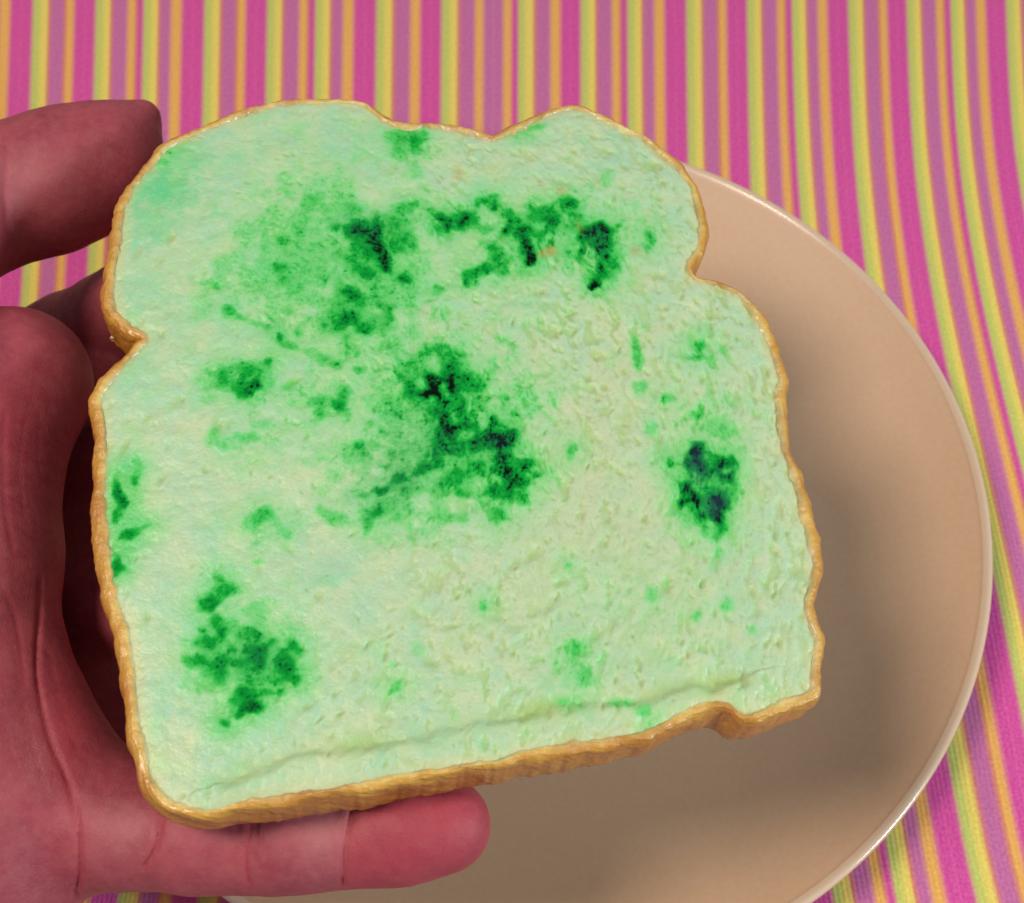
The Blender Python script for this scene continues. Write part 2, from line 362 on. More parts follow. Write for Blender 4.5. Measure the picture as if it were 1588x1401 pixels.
TEAL = [(250,285,62,58,0,.62),(238,335,44,40,0,.45),(212,300,24,42,0,.45),(290,255,32,24,0,.45),(880,394,8,8,0,.4),(1098,752,22,16,0,.5),(350,260,40,18,-30,.2),(510,900,25,8,-10,.25),(200,560,60,40,0,.18),(600,830,30,30,0,.2),(240,450,60,80,0,.15),(450,220,150,40,0,.12)]
BLUE = [(1082,722,14,26,0,.9),(1106,778,18,22,0,1.0),(1120,735,14,14,0,.5),(672,700,40,14,0,.3),(770,690,26,16,0,.3),(925,375,14,20,0,.3),(602,742,60,40,-20,.42),(640,690,50,40,0,.3),(560,345,40,20,0,.2),(390,1015,40,24,0,.25)]
RUST = [(852,389,9,9,0,.8),(873,293,7,7,0,.6),(841,284,5,5,0,.5),(708,265,8,8,0,.5),(989,387,9,8,0,.6),(900,350,6,10,0,.4),(660,480,8,8,0,.2)]

def splat(px, py, blobs, wob, soft=0.75, mode='max'):
    out = np.zeros_like(px)
    for x, y, rx, ry, rot, v in blobs:
        R = max(rx, ry) * 2.2 + 12
        msk = (np.abs(px - x) < R) & (np.abs(py - y) < R)
        i = np.nonzero(msk)
        c, s = math.cos(math.radians(rot)), math.sin(math.radians(rot))
        dx, dy = px[i] - x, py[i] - y
        d = np.hypot((c * dx + s * dy) / rx, (-s * dx + c * dy) / ry) / 1.12
        w = v * sstep(1.75, 0.95 - soft, d + wob[i])
        out[i] = np.maximum(out[i], w)
    return out

def blur(a, r):
    for ax in (0, 1):
        for _ in range(3):
            p = np.concatenate([np.repeat(np.take(a, [0], ax), r + 1, ax), a, np.repeat(np.take(a, [-1], ax), r, ax)], ax)
            c = np.cumsum(p, ax, dtype=float)
            n = a.shape[ax]
            a = (np.take(c, range(2 * r + 1, 2 * r + 1 + n), ax) - np.take(c, range(0, n), ax)) / (2 * r + 1)
    return a

def build_bread():
    root = bpy.data.objects.new('bread_slice', None)
    root.location = tuple(BO); COL.objects.link(root)
    tag(root, 'slice of white bread with green mould patches held above the plate', 'bread')
    R = np.array(root.location)
    poly0 = px_to_face(OUT)
    M = 1500
    poly = resample(poly0, M)
    for _ in range(10):
        poly = 0.25 * np.roll(poly, 1, 0) + 0.5 * poly + 0.25 * np.roll(poly, -1, 0)
    # ---- face grid
    st = 0.00021
    lo, hi = poly.min(0) - 0.0005, poly.max(0) + 0.0005
    gu = np.arange(lo[0], hi[0], st); gv = np.arange(lo[1], hi[1], st)
    U, V = np.meshgrid(gu, gv)
    shp = U.shape
    # inside test + distance to outline on a coarse grid, then interpolated
    cs = 4
    Uc, Vc = np.meshgrid(np.arange(lo[0], hi[0] + cs * st, cs * st), np.arange(lo[1], hi[1] + cs * st, cs * st))
    pl = poly[::3]; nx = np.roll(pl, -1, 0)
    pu, pv = Uc.ravel(), Vc.ravel()
    dist = np.full(pu.size, 9.0); ins = np.zeros(pu.size, bool)
    for a, b in zip(pl, nx):
        e = b - a; L = e @ e
        t = np.clip(((pu - a[0]) * e[0] + (pv - a[1]) * e[1]) / L, 0, 1)
        dist = np.minimum(dist, (pu - a[0] - t * e[0]) ** 2 + (pv - a[1] - t * e[1]) ** 2)
        c = ((a[1] > pv) != (b[1] > pv))
        if c.any():
            ins ^= c & (pu < (b[0] - a[0]) * (pv - a[1]) / (b[1] - a[1] + 1e-15) + a[0])
    sd = (np.sqrt(dist) * np.where(ins, 1, -1)).reshape(Uc.shape)
    fi = (V - lo[1]) / (cs * st); fj = (U - lo[0]) / (cs * st)
    i0 = np.clip(fi.astype(int), 0, sd.shape[0] - 2); j0 = np.clip(fj.astype(int), 0, sd.shape[1] - 2)
    a_, b_ = fi - i0, fj - j0
    SD = (sd[i0, j0] * (1 - a_) * (1 - b_) + sd[i0 + 1, j0] * a_ * (1 - b_) + sd[i0, j0 + 1] * (1 - a_) * b_ + sd[i0 + 1, j0 + 1] * a_ * b_)
    XYZ = face_to_world(U, V, np.zeros(shp))
    PX = to_px(XYZ); px, py = PX[..., 0], PX[..., 1]
    # ---- relief
    mm = 0.001
    H = 0.30 * mm * fbm(U / 0.014, V / 0.014, 3, 3) + 0.22 * mm * fbm(U / 0.0028, V / 0.0028, 20, 4, 0.62) + 0.07 * mm * fbm(U / 0.0006, V / 0.0006, 30, 2)
    PORE_SHADE = np.zeros(shp)
    # open cell structure: small torn cells stretched along the grain of the loaf
    cx_, cy_ = -0.085, -0.012
    du = 0.0016 * fbm(U / 0.006, V / 0.006, 13, 2); dv = 0.0016 * fbm(U / 0.006 + 9, V / 0.006 + 4, 15, 2)
    rad_ = np.hypot(U + du - cx_, V + dv - cy_); tan_ = np.arctan2(V + dv - cy_, U + du - cx_) * 0.11
    right_ = 0.42 + 0.58 * sstep(-0.035, 0.015, U + 0.02 * vn(U / 0.02, V / 0.02, 60))
    c1 = fbm(rad_ / 0.00120, tan_ / 0.0030, 6, 3, 0.55); c2 = fbm(rad_ / 0.00042 + 40, tan_ / 0.0008, 16, 2)
    patch = 0.55 + 0.9 * vn(U / 0.008, V / 0.008, 39)
    open_ = sstep(0.02, 0.42, c1) * right_ * patch
    fine_ = sstep(0.05, 0.40, c2) * (0.5 + 0.5 * right_)
    H -= 0.50 * mm * open_ + 0.10 * mm * fine_
    PORE_SHADE = np.maximum(PORE_SHADE, 0.95 * np.clip(open_, 0, 1)); PORE_SHADE = np.maximum(PORE_SHADE, 0.30 * fine_)
    rng = np.random.default_rng(3)
    n = 1500
    cu = rng.uniform(lo[0], hi[0], n); cv = rng.uniform(lo[1], hi[1], n)
    for k in range(n):
        x, y = cu[k], cv[k]
        rx_ = x / 0.05; ry_ = (y + 0.01) / 0.05
        # grain swirls about the middle of the loaf
        th = math.atan2(ry_, rx_) + math.pi / 2 + rng.normal(0, 0.35)
        big = rng.random() ** 5
        dens = 0.28 + 0.72 * float(sstep(-0.035, 0.01, np.array(x)))
        if rng.random() > dens: continue
        a = (0.35 + 1.3 * big + 0.3 * rng.random()) * mm; b = a * rng.uniform(0.26, 0.6); dep = (0.08 + 0.35 * big * rng.random() + 0.15 * rng.random() ** 2) * mm
        rad = a * 2.2
        i1, i2 = int((y - rad - lo[1]) / st), int((y + rad - lo[1]) / st) + 2
        j1, j2 = int((x - rad - lo[0]) / st), int((x + rad - lo[0]) / st) + 2
        i1, j1 = max(i1, 0), max(j1, 0)
        su, sv = U[i1:i2, j1:j2] - x, V[i1:i2, j1:j2] - y
        if su.size == 0: continue
        c, s = math.cos(th), math.sin(th)
        d2 = ((c * su + s * sv) / a) ** 2 + ((-s * su + c * sv) / b) ** 2
        w = np.exp(-d2 ** 1.3)
        H[i1:i2, j1:j2] -= dep * w
        PORE_SHADE[i1:i2, j1:j2] = np.maximum(PORE_SHADE[i1:i2, j1:j2], w * min(1, dep / (0.40 * mm)))
    H = H * 0.25 + blur(H, 1) * 0.75
    n = 3000
    cu = rng.uniform(lo[0], hi[0], n); cv = rng.uniform(lo[1], hi[1], n)
    for k in range(n):
        x, y = cu[k], cv[k]
        dens = 0.22 + 0.78 * float(sstep(-0.04, 0.012, np.array(x)))
        if rng.random() > dens: continue
        th = math.atan2(y - cy_, x - cx_) + math.pi / 2 + rng.normal(0, 0.45)
        a = (0.25 + 0.75 * rng.random() ** 3) * mm; b = a * rng.uniform(0.3, 0.65); dep = a * rng.uniform(0.22, 0.48)
        rad = a * 1.8
        i1, i2 = max(int((y - rad - lo[1]) / st), 0), int((y + rad - lo[1]) / st) + 2
        j1, j2 = max(int((x - rad - lo[0]) / st), 0), int((x + rad - lo[0]) / st) + 2
        su, sv = U[i1:i2, j1:j2] - x, V[i1:i2, j1:j2] - y
        if su.size == 0: continue
        c, s = math.cos(th), math.sin(th)
        w = np.exp(-(((c * su + s * sv) / a) ** 2 + ((-s * su + c * sv) / b) ** 2) ** 1.1)
        H[i1:i2, j1:j2] -= dep * w
        PORE_SHADE[i1:i2, j1:j2] = np.maximum(PORE_SHADE[i1:i2, j1:j2], w * min(0.9, 0.35 + dep / (0.5 * mm)))
    # pressed crease along the bottom and faint folds
    U0, V0 = U, V
    def fold(pts, width, depth, step):
        q = px_to_face(pts); out = np.zeros(shp); U = U0 + 0.0009 * fbm(U0 / 0.005, V0 / 0.005, 52, 3); V = V0 + 0.0016 * fbm(U0 / 0.005 + 5, V0 / 0.005, 55, 3); side = np.zeros(shp); best = np.full(shp, 9.0)
        q = spline(q, 6)
        for a, b in zip(q[:-1], q[1:]):
            e = b - a; L = e @ e
            t = np.clip(((U - a[0]) * e[0] + (V - a[1]) * e[1]) / L, 0, 1)
            dd = np.hypot(U - a[0] - t * e[0], V - a[1] - t * e[1])
            sg = np.sign(e[0] * (V - a[1]) - e[1] * (U - a[0]))
            m_ = dd < best
            best = np.where(m_, dd, best); side = np.where(m_, sg, side)
        return best, side
    b1, s1 = fold([(355,1213),(420,1180),(490,1160),(560,1150),(640,1138),(720,1122),(800,1103),(870,1088),(960,1082),(1040,1070),(1110,1055),(1150,1048)], 0, 0, 0)
    wv = 0.6 + 0.8 * (vn(U / 0.006, V / 0.006, 41) + 0.5)
    wv2 = sstep(-0.25, 0.3, vn(U / 0.009, V / 0.009, 42))
    cr_ = wv * (0.35 + 0.65 * wv2) * (0.10 * np.exp(-(b1 / (0.6 * mm)) ** 2) + 0.8 * np.exp(-(b1 / (1.9 * mm)) ** 2))
    H -= 0.50 * mm * cr_
    PORE_SHADE = np.maximum(PORE_SHADE, 1.0 * np.clip(cr_, 0, 1))
    PORE_SHADE = np.maximum(PORE_SHADE, 0.62 * np.where(s1 < 0, np.exp(-(b1 / (2.6 * mm)) ** 2), 0) * (0.5 + 0.6 * wv2))  # ledge shade under the crease, painted in through the same olive mask
    H += 0.60 * mm * np.where(s1 < 0, np.exp(-(b1 / (4.5 * mm)) ** 2), 0) * sstep(0, 1.8 * mm, b1)
    b2, s2 = fold([(1040,470),(1075,483),(1100,500)], 0, 0, 0)
    H -= 0.2 * mm * np.exp(-(b2 / (0.35 * mm)) ** 2)
    # the face rounds off into the crust
    H *= 0.98
    H -= 0.55 * mm * np.exp(-np.clip(SD, 0, 1) / (1.1 * mm)) 
    # ---- mould stains
    wob = 0.70 * fbm(px / 15, py / 15, 50, 4, 0.65)
    wx = px + 9 * fbm(px / 26, py / 26, 44, 3); wy = py + 9 * fbm(px / 26 + 7, py / 26 + 3, 47, 3)
    mold = splat(wx, wy, BLOBS, wob)
    mold *= 1 + 0.28 * fbm(px / 9, py / 9, 33, 3)
    mold = np.clip(mold, 0, 1.1)
    mold = 0.80 * blur(mold, 1) + 0.34 * blur(mold, 5)
    soft = splat(wx, wy, [(x, y, rx * 1.6 + 17, ry * 1.6 + 17, r, v) for x, y, rx, ry, r, v in BLOBS if v > .5], wob * 0.6, 1.0)
    mold = np.maximum(mold, 0.52 * blur(soft, 6))
    mold = np.maximum(mold, 1.10 * blur(splat(wx, wy, CLOUD, wob * 1.1, 0.95), 4) * (1 + 0.75 * fbm(px / 20, py / 20, 36, 4, 0.6)) * (0.80 + 0.45 * np.clip(PORE_SHADE, 0, 1)))
    # sparse pale green specks all over
    sp = fbm(px / 22 + 50, py / 22, 58, 4, 0.6)
    mold = np.maximum(mold, blur(0.26 * sstep(0.05, 0.75, sp), 3))
    mold = mold * (1 + 0.30 * np.clip(open_, 0, 1) + 0.22 * fine_ - 0.10) + 0.10 * mold * fbm(px / 4.5, py / 4.5, 29, 2)
    dots = sstep(0.30, 0.50, fbm(px / 6.0, py / 6.0, 31, 2)) * sstep(0.30, 0.6, mold)
    mold = np.clip(mold * 0.99 + 0.16 * dots, 0, 1.02)
    teal = splat(wx, wy, TEAL, wob * 0.8, 1.0)
    blue = splat(wx, wy, BLUE, wob * 0.8, 0.9)
    rust = splat(wx, wy, RUST, wob * 0.8, 0.9)
    H -= 0.10 * mm * sstep(.55, 1.0, mold)
    W = face_to_world(U, V, H) - R
    keep = (SD > -0.0001)
    q = keep[:-1, :-1] & keep[1:, :-1] & keep[:-1, 1:] & keep[1:, 1:]
    idx = np.arange(U.size).reshape(shp)
    F = np.stack([idx[:-1, :-1][q], idx[:-1, 1:][q], idx[1:, 1:][q], idx[1:, :-1][q]], -1)
    used = np.zeros(U.size, bool); used[F.ravel()] = True
    remap = np.cumsum(used) - 1
    Vt = W.reshape(-1, 3)[used]; Ft = remap[F]
    data = {k: v.ravel()[used] for k, v in dict(mould=mold, teal=teal, blue=blue, rust=rust, cream=np.exp(-((px - 930) / 330) ** 2 - ((py - 800) / 300) ** 2) * (0.75 + 0.8 * vn(px / 70, py / 70, 8)), pore_shade=PORE_SHADE, edge=SD).items()}
    # back face (coarse)
    kb = sd > 0.0002
    qb = kb[:-1, :-1] & kb[1:, :-1] & kb[:-1, 1:] & kb[1:, 1:]
    idb = np.arange(Uc.size).reshape(Uc.shape)
    Fb = np.stack([idb[:-1, :-1][qb], idb[1:, :-1][qb], idb[1:, 1:][qb], idb[:-1, 1:][qb]], -1)
    ub = np.zeros(Uc.size, bool); ub[Fb.ravel()] = True
    Hb = -TH + 0.0006 + 0.0004 * fbm(Uc / 0.004, Vc / 0.004, 12, 3)
    Vb = (face_to_world(Uc, Vc, Hb) - R).reshape(-1, 3)[ub]
    rb = np.cumsum(ub) - 1 + len(Vt)
    me = mesh_np('crumb', np.vstack([Vt, Vb]), np.vstack([Ft, rb[Fb]]))
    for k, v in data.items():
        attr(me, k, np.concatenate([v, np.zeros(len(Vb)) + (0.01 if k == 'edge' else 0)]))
    m = Mat('white_crumb')
    o = m.obj()
    A = lambda k: m.attr(k).outputs['Fac']
    n1 = m.noise(160, 4, 0.6, o); n2 = m.noise(1800, 3, 0.6, o); n3 = m.noise(420, 4, 0.65, o)
    base = m.mix(m.ramp([(.35, (0, 0, 0)), (.65, (1, 1, 1))], n1), lin(174, 217, 184), lin(203, 220, 179))
    base = m.mix(m.math('MULTIPLY', A('cream'), 0.75), base, lin(205, 212, 174))
    base = m.mix(m.math('MULTIPLY', A('teal'), 1.6, True), base, lin(104, 212, 148))
    base = m.mix(m.math('MULTIPLY', A('pore_shade'), 0.85), base, lin(172, 200, 116))  # olive paints the pores' translucent shade and the crease shade into the colour
    base = m.mix(m.math('MULTIPLY', m.ramp([(.55, (0, 0, 0)), (.72, (1, 1, 1))], n3), 0.35), base, lin(206, 214, 160))
    rim = m.math('SUBTRACT', 1.0, m.math('MULTIPLY', A('edge'), 420.0), True)
    base = m.mix(m.math('MULTIPLY', rim, 0.45), base, lin(226, 206, 140))
    mo = m.math('ADD', A('mould'), m.math('MULTIPLY', m.math('SUBTRACT', n2, 0.5), m.math('MULTIPLY', A('mould'), 0.3)))
    mo = m.math('ADD', mo, m.math('MULTIPLY', m.math('SUBTRACT', n3, 0.5), m.math('MULTIPLY', A('mould'), 0.38)), True)
    mcol = m.ramp([(0.0, lin(170, 228, 160)), (0.28, lin(92, 218, 112)), (0.44, lin(34, 202, 76)), (0.62, lin(4, 172, 56)), (0.80, lin(0, 138, 50)), (0.92, lin(0, 88, 34)), (1.0, lin(0, 18, 8))], mo)
    mcol = m.mix(m.math('MULTIPLY', A('blue'), 0.5), mcol, lin(42, 72, 92))
    fac = m.ramp([(0.03, (0, 0, 0)), (0.34, (.75, .75, .75)), (.6, (1, 1, 1))], mo)
    c = m.mix(fac, base, mcol)
    c = m.mix(m.math('MULTIPLY', A('rust'), 0.7), c, lin(196, 152, 90))
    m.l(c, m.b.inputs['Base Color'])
    m.l(m.ramp([(.3, (.38, .38, .38)), (.7, (.9, .9, .9))], mo), m.b.inputs['Roughness'])
    m.l(m.ramp([(.3, (.5, .5, .5)), (.75, (.12, .12, .12))], mo), m.b.inputs['Specular IOR Level'])
    m.b.inputs['Subsurface Weight'].default_value = 0.6
    m.b.inputs['Subsurface Radius'].default_value = (1.0, 1.0, 0.7)
    m.b.inputs['Subsurface Scale'].default_value = 0.0011
    m.bump(m.math('ADD', n2, m.math('MULTIPLY', n3, 0.8)), 0.5, 0.0003)
    link('crumb', me, m.m, root)

    # ---- crust
    tan = np.roll(poly, -3, 0) - np.roll(poly, 3, 0)
    nrm = np.stack([tan[:, 1], -tan[:, 0]], -1)
    nrm /= np.linalg.norm(nrm, axis=1, keepdims=True)
    area2 = (poly[:, 0] * np.roll(poly[:, 1], -1) - np.roll(poly[:, 0], -1) * poly[:, 1]).sum()
    if area2 < 0: nrm = -nrm
    ns = nrm.copy()
    for _ in range(60): ns = 0.25 * np.roll(ns, 1, 0) + 0.5 * ns + 0.25 * np.roll(ns, -1, 0)
    nsn = ns / np.linalg.norm(ns, axis=1, keepdims=True)
    pxo = to_px(face_to_world(poly[:, 0], poly[:, 1], np.zeros(M)))
    s = np.linspace(0, 1, M, endpoint=False)
    ang = s * 2 * math.pi
    L = 46.0
    def ring(freq, seed, oct=3, v=0.0):
        return fbm(np.cos(ang) * freq / 6.28 + 30 + v, np.sin(ang) * freq / 6.28 + 30, seed, oct)
    omax = 1.15 + 1.0 * np.clip(-nsn[:, 0], 0, 1) + 0.25 * np.clip(-nsn[:, 1], 0, 1) - 0.25 * np.clip(nsn[:, 1], 0, 1) + 0.45 * np.clip(nsn[:, 0], 0, 1)
    concave = np.linalg.norm(ns, axis=1)
    omax *= 0.55 + 0.45 * sstep(0.75, 0.98, concave)
    omax += 1.0 * ring(60, 5, 4) + 0.4 * ring(260, 9)
    omax = np.clip(omax * 0.86, 0.4, 4)
    corner = np.exp(-((pxo[:, 0] - 270) / 150) ** 2 - ((pxo[:, 1] - 1260) / 90) ** 2)
    zscale = 0.86 - 0.22 * corner
    omax = omax * (1 - 0.35 * corner)
    prof = spline([(-1.3, -2.0), (-0.35, -0.25), (0.05, 0.02), (0.35, -0.02), (0.70, -0.45), (0.92, -1.4), (1.0, -3.2), (1.02, -6.0), (0.95, -9.0), (0.75, -11.3), (0.35, -12.4), (-0.2, -12.6), (-1.2, -12.0), (-1.6, -11.2)], 5)
    K = len(prof)
    verts = np.empty((M, K, 3)); pv_ = np.linspace(0, 1, K)
    for k in range(K):
        o_, z_ = prof[k]
        off = (o_ * omax if o_ > 0 else o_ * np.clip(1.0 + 1.5 * ring(130, 14, 4) + 1.0 * ring(420, 16, 2), 0.55, 2.2)) 
        wgt = float(sstep(0.0, 0.15, np.array(pv_[k])))
        off = off + wgt * (0.34 * ring(90, 21, 4, pv_[k] * 6) + 0.20 * ring(380, 25, 3, pv_[k] * 22))
        zz = z_ * zscale + (0.22 * ring(120, 18) + 0.14 * ring(420, 27, 2)) * (1 if k < 16 else 0.5)
        P = poly + nrm * (np.minimum(off, 0) * mm)[:, None] + (0.6 * nsn + 0.4 * nrm) * (np.maximum(off, 0) * mm)[:, None]
        verts[:, k] = face_to_world(P[:, 0], P[:, 1], zz * mm) - R
    i = np.arange(M)[:, None] * K; i2 = np.roll(i, -1, 0); k = np.arange(K - 1)[None]
    F = np.stack([i + k, i + k + 1, i2 + k + 1, i2 + k], -1).reshape(-1, 4)
    if area2 < 0: F = F[:, ::-1]
    me = mesh_np('crust', verts.reshape(-1, 3), F)
    attr(me, 'depth', np.tile(pv_, M))
    m = Mat('golden_crust')
    o = m.obj()
    n1 = m.noise(140, 5, 0.62, o); n2 = m.noise(1500, 3, 0.6, o); n3 = m.noise(420, 3, 0.6, o)
    d = m.math('ADD', m.attr('depth').outputs['Fac'], m.math('MULTIPLY', m.math('SUBTRACT', n3, 0.5), 0.22))
    c = m.ramp([(0.03, lin(222, 222, 168)), (0.15, lin(230, 194, 106)), (0.27, lin(216, 164, 68)), (0.5, lin(202, 144, 52)), (1.0, lin(166, 102, 36))], d)
    c = m.mix(m.ramp([(.38, (0, 0, 0)), (.68, (.7, .7, .7))], n1), c, lin(176, 102, 28))
    m.l(c, m.b.inputs['Base Color'])
    m.set(Roughness=0.38)
    m.b.inputs['Specular IOR Level'].default_value = 0.6
    m.b.inputs['Subsurface Weight'].default_value = 0.1
    m.b.inputs['Subsurface Scale'].default_value = 0.001
    m.b.inputs['Coat Weight'].default_value = 0.4
    m.b.inputs['Coat Roughness'].default_value = 0.18
    m.bump(m.math('ADD', n2, m.math('MULTIPLY', n3, 1.5)), 0.5, 0.0005)
    link('crust', me, m.m, root)

    # ---- a torn shred hanging in the left notch
    pts = [(193, 500, .0975), (187, 508, .0970), (183, 517, .0962), (178, 526, .0956)]
    rr = [0.0005, 0.0004, 0.0006, 0.0009]
    V_, F_ = [], []
    for p, r in zip(pts, rr):
        c0 = at(*p) - R
        for t in range(8):
            an = t * math.pi / 4
            V_.append(c0 + r * (math.cos(an) * RT + math.sin(an) * EN))
    for a in range(len(pts) - 1):
        for t in range(8):
            F_.append((a * 8 + t, a * 8 + (t + 1) % 8, a * 8 + 8 + (t + 1) % 8, a * 8 + 8 + t))
    F_.append((0, 1, 2, 3)); F_.append((24, 25, 26, 27)); F_.append((0, 3, 4, 7)); F_.append((24, 27, 28, 31))
    m = Mat('dry_crumb'); m.b.inputs['Base Color'].default_value = (*lin(226, 196, 160), 1); m.set(Roughness=0.8)
    link('torn_shred', mesh_np('torn_shred', np.array(V_), np.array(F_)), m.m, root)
    return m.m
CRUMB_MAT = build_bread()

# ------------------------------------------------------------------ hand (one continuous skin from a distance field)
def chain(pts): return [(at(x, y, z), r) for x, y, z, r in pts]
PALM = [chain(c) for c in (
    [(-700, 900, .060, .024), (-330, 900, .064, .022), (-170, 900, .068, .018)],
    [(-700, 900, .060, .024), (-330, 700, .080, .018), (-205, 545, .100, .0160), (-150, 620, .088, .0140), (22, 595, .0815, .0118)],
    [(-170, 900, .068, .018), (-70, 780, .076, .0135), (-42, 770, .080, .0118)],
    [(22, 595, .0800, .0118), (-34, 740, .081, .0116), (-50, 880, .0805, .0120)],
    [(-170, 900, .068, .018), (-50, 880, .0805, .0120)],
    [(-330, 900, .064, .022), (-250, 1200, .066, .018), (-110, 1330, .068, .016)],
    [(-170, 900, .068, .018), (-120, 1150, .071, .018), (-75, 1300, .070, .017)],
    [(-50, 880, .0805, .0120), (-54, 1000, .080, .0114), (-40, 1100, .079, .0114), (-14, 1200, .0775, .0116), (2, 1300, .0755, .0116), (-6, 1420, .071, .0118)],
)]
RIDGE = [chain(c) for c in (
    [(-10, 940, .0770, .0095), (8, 1040, .0775, .0098), (38, 1120, .077, .0102), (84, 1205, .0765, .0104), (128, 1268, .074, .0104), (110, 1290, .072, .0095)],
)]
WEB = [chain(c) for c in (
    [(20, 620, .050, .0115), (40, 760, .0465, .0120), (50, 900, .0460, .0120), (70, 1040, .0470, .0115), (110, 1150, .0510, .0110), (165, 1240, .0600, .0095)],
    [(130, 620, .049, .0100), (140, 780, .0460, .0110), (150, 900, .0460, .0110), (170, 1040, .0480, .0110), (215, 1150, .0540, .0095)],
)]
FINGERS = [chain(c) for c in (
    [(-20, 600, .046, .0115), (105, 536, .044, .0104), (330, 400, .0750, .0088), (480, 340, .0770, .0080), (610, 305, .0780, .0070)],
    [(-80, 770, .052, .0115), (60, 740, .047, .0100), (350, 650, .0740, .0090), (560, 610, .0765, .0082), (710, 590, .0772, .0072)],
    [(-80, 920, .050, .0115), (60, 960, .046, .0100), (350, 930, .0735, .0088), (560, 920, .0760, .0080), (700, 910, .0770, .0070)],
    [(120, 1260, .0700, .0105), (195, 1282, .0755, .0088), (300, 1298, .0774, .0080), (385, 1302, .0777, .0073), (455, 1299, .0783, .0077), (535, 1295, .0783, .0072), (620, 1286, .0791, .0078), (690, 1280, .0798, .0072)],
)]
THUMB = chain([(-700, 800, .062, .018), (-420, 600, .088, .019), (-235, 432, .098, .0180), (-40, 312, .085, .0136), (70, 288, .083, .0128), (150, 270, .082, .0118)])
THUMB2 = chain([(120, 245, .0855, .0095), (180, 228, .0855, .0082), (224, 180, .0872, .0032)])

